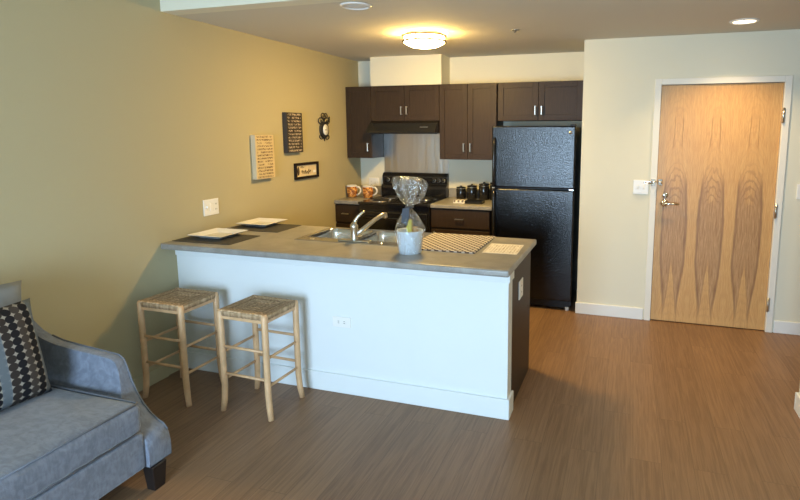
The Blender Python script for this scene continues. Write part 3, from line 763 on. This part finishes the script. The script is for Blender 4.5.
# marks on the card: a dark upright oval, a small flourish, a line of script
MB().lathe([(0, 0), (.017, 0), (.017, .0012), (0, .0015)], seg=24, M=T((.0085, y0+.062, (z0+z1)/2)) @ R(PI/2, 'Y') @ Matrix.Diagonal((2.4, 1, 1, 1))).build('oval_motif', INK, t, org)
cu = MB(); zc = z0+.062
pts = []
for k in range(90):
    u = k/89; pts.append((.0095, y0+.115+u*.150, zc+.016*math.sin(u*34)*(1.3 if k % 30 < 12 else .7)+.004*math.sin(u*9)))
cu.tube(pts, .0026, 6)
cu.tube([(.0095, y0+.125+.012*math.cos(a)*(1+a*.3), zc+.050+.006*math.sin(a)) for a in [k*.35 for k in range(18)]], .0022, 6)
cu.build('script_line', INK, t, org)
MB().box(.0082, .0095, y1-.085, y1-.042, zc-.014, zc+.012, bev=.0005, seg=1).build('pale_patch', PLASTIC, t, org)

# scrolled iron ornament with pale oval
org = (0, -.755, 1.57); yc, zc = -.765, 1.712
t = thing('wall_ornament', org, 'black scrolled iron ornament with pale oval face on the yellow wall', 'wall ornament')
b = MB()
b.lathe([(0, 0), (.078, 0), (.084, .008), (.076, .018), (.058, .020), (0, .020)], seg=28, M=T((.002, yc-.01, zc-.03)) @ R(PI/2, 'Y') @ Matrix.Diagonal((1.08, 1, 1, 1)))
b.build('oval_body', BLACKM, t, org)
MB().lathe([(0, 0), (.050, 0), (.048, .004), (0, .005)], seg=28, M=T((.022, yc+.0, zc-.03)) @ R(PI/2, 'Y') @ Matrix.Diagonal((1.1, 1, 1, 1))).build('pale_face', CERAM, t, org)
MB().lathe([(0, 0), (.007, 0), (.006, .003), (0, .004)], seg=12, M=T((.0265, yc-.005, zc-.03)) @ R(PI/2, 'Y')).build('centre_dot', BLACKM, t, org)
s = MB()
def scroll(cy, cz, r0, a0, turns, sg):
    P = []
    for k in range(26):
        u = k/25; a = a0+sg*turns*2*PI*u; rr = r0*(1-.75*u); P.append((.010, cy+1.35*rr*math.cos(a), cz+rr*math.sin(a)))
    s.tube(P, .0045, 6)
    s.tube([(.010, cy, cz), (.010, yc-.01, zc-.03)], .004, 6)
    s.tube([P[0], (.010, cy, cz)], .003, 6)
scroll(yc-.022, zc+.115, .030, -PI/2, 1.1, -1); scroll(yc+.022, zc+.115, .030, -PI/2, 1.1, 1)
scroll(yc-.070, zc+.055, .044, -.6, 1.3, 1); scroll(yc+.060, zc+.055, .044, PI+.6, 1.3, -1)
scroll(yc-.070, zc-.095, .036, .9, 1.1, -1); scroll(yc+.050, zc-.100, .036, PI-.9, 1.1, 1)
s.tube([(.008, yc, zc+.03), (.008, yc, zc+.09)], .007, 8)
s.tube([(.012, yc+.030, zc+.030), (.012, yc+.062, zc+.045), (.014, yc+.085, zc+.075), (.014, yc+.090, zc+.105)], [.006, .006, .009, .004], 8)
s.tube([(.010, yc-.01, zc-.11), (.010, yc-.01, zc-.145)], [.010, .003], 8)
s.build('iron_scrolls', BLACKM, t, org)

# ------------------------------------------------------------------ ceiling fittings
lx, ly = 1.36, -1.43
org = (lx, ly, H)
t = thing('ceiling_light', org, 'round lit glass ceiling light with two metal bands above the kitchen', 'ceiling light')
MB().lathe([(0, -.001), (.150, -.001), (.150, -.018), (0, -.018)], c=org, seg=40).build('base_pan', NICKEL, t, org)
MB().lathe([(.146, -.019), (.158, -.024), (.162, -.064), (.150, -.082), (.11, -.102), (.06, -.112), (0, -.115)], c=org, seg=48).build('glass_dome', GLOW, t, org)
for z in (-.026, -.068):
    MB().lathe([(.168, z-.007), (.180, z-.007), (.180, z+.007), (.168, z+.007), (.168, z-.007)], c=org, seg=48).build('band', BRONZE, t, org)
for k in range(3):
    a = .5+k*2*PI/3; MB().box(.163, .175, -.006, .006, -.070, -.015, M=T(org) @ R(a, 'Z')).build('band_post', NICKEL, t, org)
def can(x, y, m, label):
    org = (x, y, H); t = thing('recessed_downlight', org, label, 'recessed light', 'recessed lights')
    MB().lathe([(.075, -.0015), (.098, -.0015), (.096, -.006), (.080, -.012), (.075, -.004)], c=org, seg=36).build('trim_ring', PLASTIC, t, org)
    MB().lathe([(0, -.010), (.04, -.009), (.0745, -.004)], c=org, seg=36).build('lens', m, t, org)
can(1.305, -2.46, CANO, 'unlit round recessed downlight near the lowered ceiling edge')
can(3.715, -1.20, CANG, 'lit round recessed downlight above the entry door area')
org = (2.086, -1.36, H)
t = thing('fire_sprinkler', org, 'small concealed sprinkler disc on the kitchen ceiling', 'sprinkler')
MB().lathe([(0, -.001), (.030, -.001), (.033, -.004), (.026, -.008), (0, -.008)], c=org, seg=24).build('escutcheon', NICKEL, t, org)
MB().tube([(org[0], org[1], H-.008), (org[0], org[1], H-.020)], .008, 10).build('sprinkler_head', DARKP, t, org)

# ------------------------------------------------------------------ stools
def make_stool(label):
    t = thing('bar_stool', (0, 0, 0), label, 'stool', 'rush seat bar stools at the peninsula')
    W, D, S = .158, .142, .632
    for sx in (-1, 1):
        for sy in (-1, 1):
            pts = [(sx*(W+.017), sy*(D+.006), .0), (sx*(W+.006), sy*(D+.002), .07), (sx*W, sy*D, .16), (sx*W, sy*D, .40), (sx*W, sy*D, S-.012), (sx*W, sy*D, S+.002)]
            MB().tube(pts, [.0165, .0178, .0185, .0185, .0185, .013], 14).build('leg', BEECH, t)
    for sx in (-1, 1):
        for z in (.20, .37): MB().tube([(sx*W, -D, z), (sx*W, D, z)], .0085, 10).build('rung', BEECH, t)
    for sy in (-1, 1):
        for z in (.24, .41): MB().tube([(-W, sy*D, z), (W, sy*D, z)], .0085, 10).build('rung', BEECH, t)
    for sy in (-1, 1): MB().box(-W+.008, W-.008, sy*D-.008, sy*D+.008, S-.052, S-.028, bev=.003).build('seat_rail', BEECH, t)
    for sx in (-1, 1): MB().box(sx*W-.008, sx*W+.008, -D+.008, D-.008, S-.052, S-.028, bev=.003).build('seat_rail', BEECH, t)
    # woven seat: four triangles, ridged cords, slightly dished, notched at the posts
    b = bmesh.new(); n = 44; g = {}
    Wo, Do = W+.014, D+.014
    for i in range(n+1):
        for j in range(n+1):
            u, v = 2*i/n-1, 2*j/n-1
            m_ = max(abs(u), abs(v)); z = S+.004-.012*(1-m_)+.0016*math.sin(m_*62)
            z -= .010*max(0, (m_-.93)/.07)**2
            ku = 1-.055*(abs(v)**12); kv = 1-.055*(abs(u)**12)
            g[i, j] = b.verts.new((u*Wo*ku, v*Do*kv, z))
    for i in range(n):
        for j in range(n): b.faces.new((g[i, j], g[i+1, j], g[i+1, j+1], g[i, j+1]))
    ring = [g[i, 0] for i in range(n)]+[g[n, j] for j in range(n)]+[g[i, n] for i in range(n, 0, -1)]+[g[0, j] for j in range(n, 0, -1)]
    lo = [b.verts.new((v.co.x*.985, v.co.y*.985, S-.030+.002*math.sin(k*1.5))) for k, v in enumerate(ring)]
    for k in range(len(ring)): b.faces.new((ring[k], lo[k], lo[(k+1) % len(lo)], ring[(k+1) % len(ring)]))
    b.faces.new(lo[::-1]); bmesh.ops.recalc_face_normals(b, faces=b.faces[:])
    m_ = MB(); m_._merge(b, True); m_.build('seat', RUSH, t)
    return t
s1 = make_stool('left rush-seat bar stool of pale wood, nearer the sofa')
s2 = copy_tree(s1)
s1.location = (.286, -2.996, 0); s1.rotation_euler = (0, 0, -.01)
s2.location = (.876, -2.982, 0); s2.rotation_euler = (0, 0, -.035); s2['label'] = 'right rush-seat bar stool of pale wood, under the counter middle'

# ------------------------------------------------------------------ sofa
org = (.47, -4.6, 0)
t = thing('sofa', org, 'slate blue velvet sofa with sloping arms and dark block feet', 'sofa')
YA, YB, AT = -3.712, -5.50, .122
MB().box(.06, .896, YB+AT, YA-AT, .125, .300, bev=.015, seg=3).build('seat_base', SOFA, t, org)
top = [(.03, .72), (.07, .712), (.10, .690), (.14, .664), (.20, .640), (.28, .622), (.40, .610), (.55, .600), (.640, .592), (.668, .575), (.685, .535), (.705, .475), (.730, .420), (.765, .365), (.805, .322), (.850, .292), (.882, .278), (.904, .252), (.914, .205), (.914, .150), (.911, .126)]
arm = top
def arm_mesh(y_out, sgn):
    """upholstered arm: thin above the cushion, flaring to the full width low down; sgn = direction from outer to inner face"""
    b = bmesh.new(); NR = 12; rows = []
    full, thin = .122, .055
    def th(z): 
        k = min(1, max(0, (z-.30)/.24)); k = k*k*(3-2*k); return full+(thin-full)*k
    for x, zt in top:
        ring = []
        for k in range(NR+1): ring.append((x, y_out, .125+(zt-.125)*k/NR))
        rr = min(.016, (zt-.125)*.3)
        ring[-1] = (x, y_out+sgn*.003, zt-.003)
        ring.append((x, y_out+sgn*th(zt)*.5, zt+.002))
        inner = [(x, y_out+sgn*th(.125+(zt-.125)*k/NR), .125+(zt-.125)*k/NR) for k in range(NR, -1, -1)]
        inner[0] = (x, y_out+sgn*(th(zt)-.003), zt-.003)
        rows.append([b.verts.new(p) for p in ring+inner])
    for p, q in zip(rows, rows[1:]):
        for k in range(len(p)-1): b.faces.new((p[k], q[k], q[k+1], p[k+1]))
        b.faces.new((p[-1], q[-1], q[0], p[0]))
    b.faces.new(rows[0]); b.faces.new(rows[-1][::-1])
    bmesh.ops.remove_doubles(b, verts=b.verts[:], dist=1e-5)
    bmesh.ops.recalc_face_normals(b, faces=b.faces[:])
    m_ = MB(); m_._merge(b, True); return m_
for y_, sg in ((YA, -1), (YB, 1)):
    a_ = arm_mesh(y_, sg).build('arm', SOFA, t, org)
    md = a_.modifiers.new('edge_split', 'EDGE_SPLIT'); md.split_angle = 1.0
MB().prism([(.03, .125), (.03, .72), (.06, .745), (.12, .745), (.15, .715), (.25, .30), (.25, .125)], 1, YB+AT+.001, YA-AT-.001, bev=.012, seg=3).build('back', SOFA, t, org)
def cushion(y0, y1):
    b = bmesh.new(); x0, x1, z0, z1 = .24, .893, .302, .448; nx, ny = 16, 18
    def P(u, v, s_):
        cr = .022*(1-u**2)*(1-v**2)
        return (x0+(x1-x0)*(u+1)/2, y0+(y1-y0)*(v+1)/2, (z1+cr+.006 if s_ else z0))
    m_ = MB().box(x0, x1, y0, y1, z0, z1, bev=.030, seg=5)
    bmesh.ops.subdivide_edges(m_.bm, edges=[e for e in m_.bm.edges if e.calc_length() > .1], cuts=14, use_grid_fill=True)
    for v in m_.bm.verts:
        u = (v.co.x-x0)/(x1-x0)*2-1; w_ = (v.co.y-y0)/(y1-y0)*2-1; h_ = (v.co.z-z0)/(z1-z0)
        if h_ > .6: v.co.z += .022*max(0, 1-u*u)*max(0, 1-w_*w_)+.002*math.sin(v.co.y*23+v.co.x*9)
        if v.co.x > x1-.02: v.co.x += .012*math.sin(PI*min(1, max(0, h_)))+.0025*math.sin(v.co.y*70)
    for f_ in m_.bm.faces: f_.smooth = True
    return m_
cy0, cy1 = YA-AT-.004, (YA+YB)/2
for a, b_ in ((cy1+.002, cy0), (YB+AT+.004, cy1-.002)):
    cu = cushion(a, b_).build('seat_cushion', SOFA, t, org)
    MB().tube([(.886, a+.02, .446), (.887, b_-.02, .446), (.878, b_-.008, .446), (.60, b_-.006, .448), (.30, b_-.006, .448)], .0045, 8).tube([(.890, a+.02, .312), (.890, b_-.012, .312)], .0045, 8).build('piping', PIPE, cu, org)
MB().tube([(x, YA-.004, z) for x, z in top[4:18]], .004, 8).build('arm_piping', PIPE, t, org)
for x, y in ((.895, YA-.082), (.895, YB+.082), (.09, YA-.082), (.09, YB+.082)):
    b = bmesh.new(); bmesh.ops.create_cube(b, size=1)
    for v in b.verts:
        k = .064 if v.co.z > 0 else .048
        v.co = Vector((x+v.co.x*k, y+v.co.y*k*1.25, .062+v.co.z*.124))
    bmesh.ops.bevel(b, geom=b.edges[:], offset=.003, segments=1, affect='EDGES')
    m_ = MB(); m_._merge(b); m_.build('foot', LEGW, t, org)

# pillows (pillow mesh lies in local XZ, thickness along Y)
def pose(o, c, lean, rz, roll=0.):
    o.matrix_world = T(c) @ R(rz, 'Z') @ R(lean, 'X') @ R(roll, 'Y')
o = MB().pillow(.50, .50, .15, 20, .05).build('sofa_pillow', GREYP)
pose(o, (.215, -4.100, .740), -.12, PI/2, .12); tag(o, 'plain light grey pillow leaning on the sofa back, behind the dotted one', 'pillow')
o = MB().pillow(.49, .45, .15, 22, .05).build('throw_pillow', DOTS)
pose(o, (.395, -4.150, .688), -.18, PI/2-.02, .00); tag(o, 'grey pillow with columns of dark dots against the sofa arm', 'pillow')

# ------------------------------------------------------------------ lights
def area(name, loc, rot, sx, sy, power, c, shape='RECTANGLE'):
    L = bpy.data.lights.new(name, 'AREA'); L.shape = shape; L.size = sx
    if shape in ('RECTANGLE', 'ELLIPSE'): L.size_y = sy
    L.energy = power; L.color = c
    o = bpy.data.objects.new(name, L); col.objects.link(o); o.location = loc; o.rotation_euler = rot; return o
area('daylight', ((WX0+WX1)/2, YF-.35, (WZ0+WZ1)/2+.1), (PI/2, 0, 0), WX1-WX0+.3, WZ1-WZ0+.3, 425, (.54, .76, 1.))
dl = area('downlight_lamp', (3.715, -1.20, H-.02), (0, 0, 0), .14, .14, 11, (1., .72, .38), 'DISK'); dl.data.spread = 2.0
w = bpy.data.worlds.new('world'); sc.world = w; w.use_nodes = True
bg = w.node_tree.nodes['Background']; bg.inputs[0].default_value = (.62, .80, 1., 1); bg.inputs[1].default_value = 1.2

# ------------------------------------------------------------------ camera
cam = bpy.data.cameras.new('camera'); co = bpy.data.objects.new('camera', cam); col.objects.link(co); sc.camera = co
yaw, pit, rol = .3047, -.1395, -.0007
cyw, syw, ct_, st_, cr_, sr_ = math.cos(yaw), math.sin(yaw), math.cos(pit), math.sin(pit), math.cos(rol), math.sin(rol)
f0 = Vector((-syw*ct_, cyw*ct_, st_)); r0 = Vector((cyw, syw, 0)); u0 = r0.cross(f0)
r_ = cr_*r0+sr_*u0; u_ = -sr_*r0+cr_*u0
M = Matrix((r_, u_, -f0)).transposed().to_4x4(); M.translation = Vector((2.9744, -5.5852, 1.6718))
co.matrix_world = M
cam.sensor_fit = 'HORIZONTAL'; cam.sensor_width = 36; cam.lens = 535.22*36/800
cam.shift_x = -(460.886-400)/800; cam.shift_y = (205.881-250)/800
cam.clip_start = .05

vs = sc.view_settings; sc.display_settings.display_device = 'sRGB'
vs.view_transform = 'Standard'; vs.look = 'None'; vs.exposure = 0.; vs.gamma = 1; vs.use_curve_mapping = False
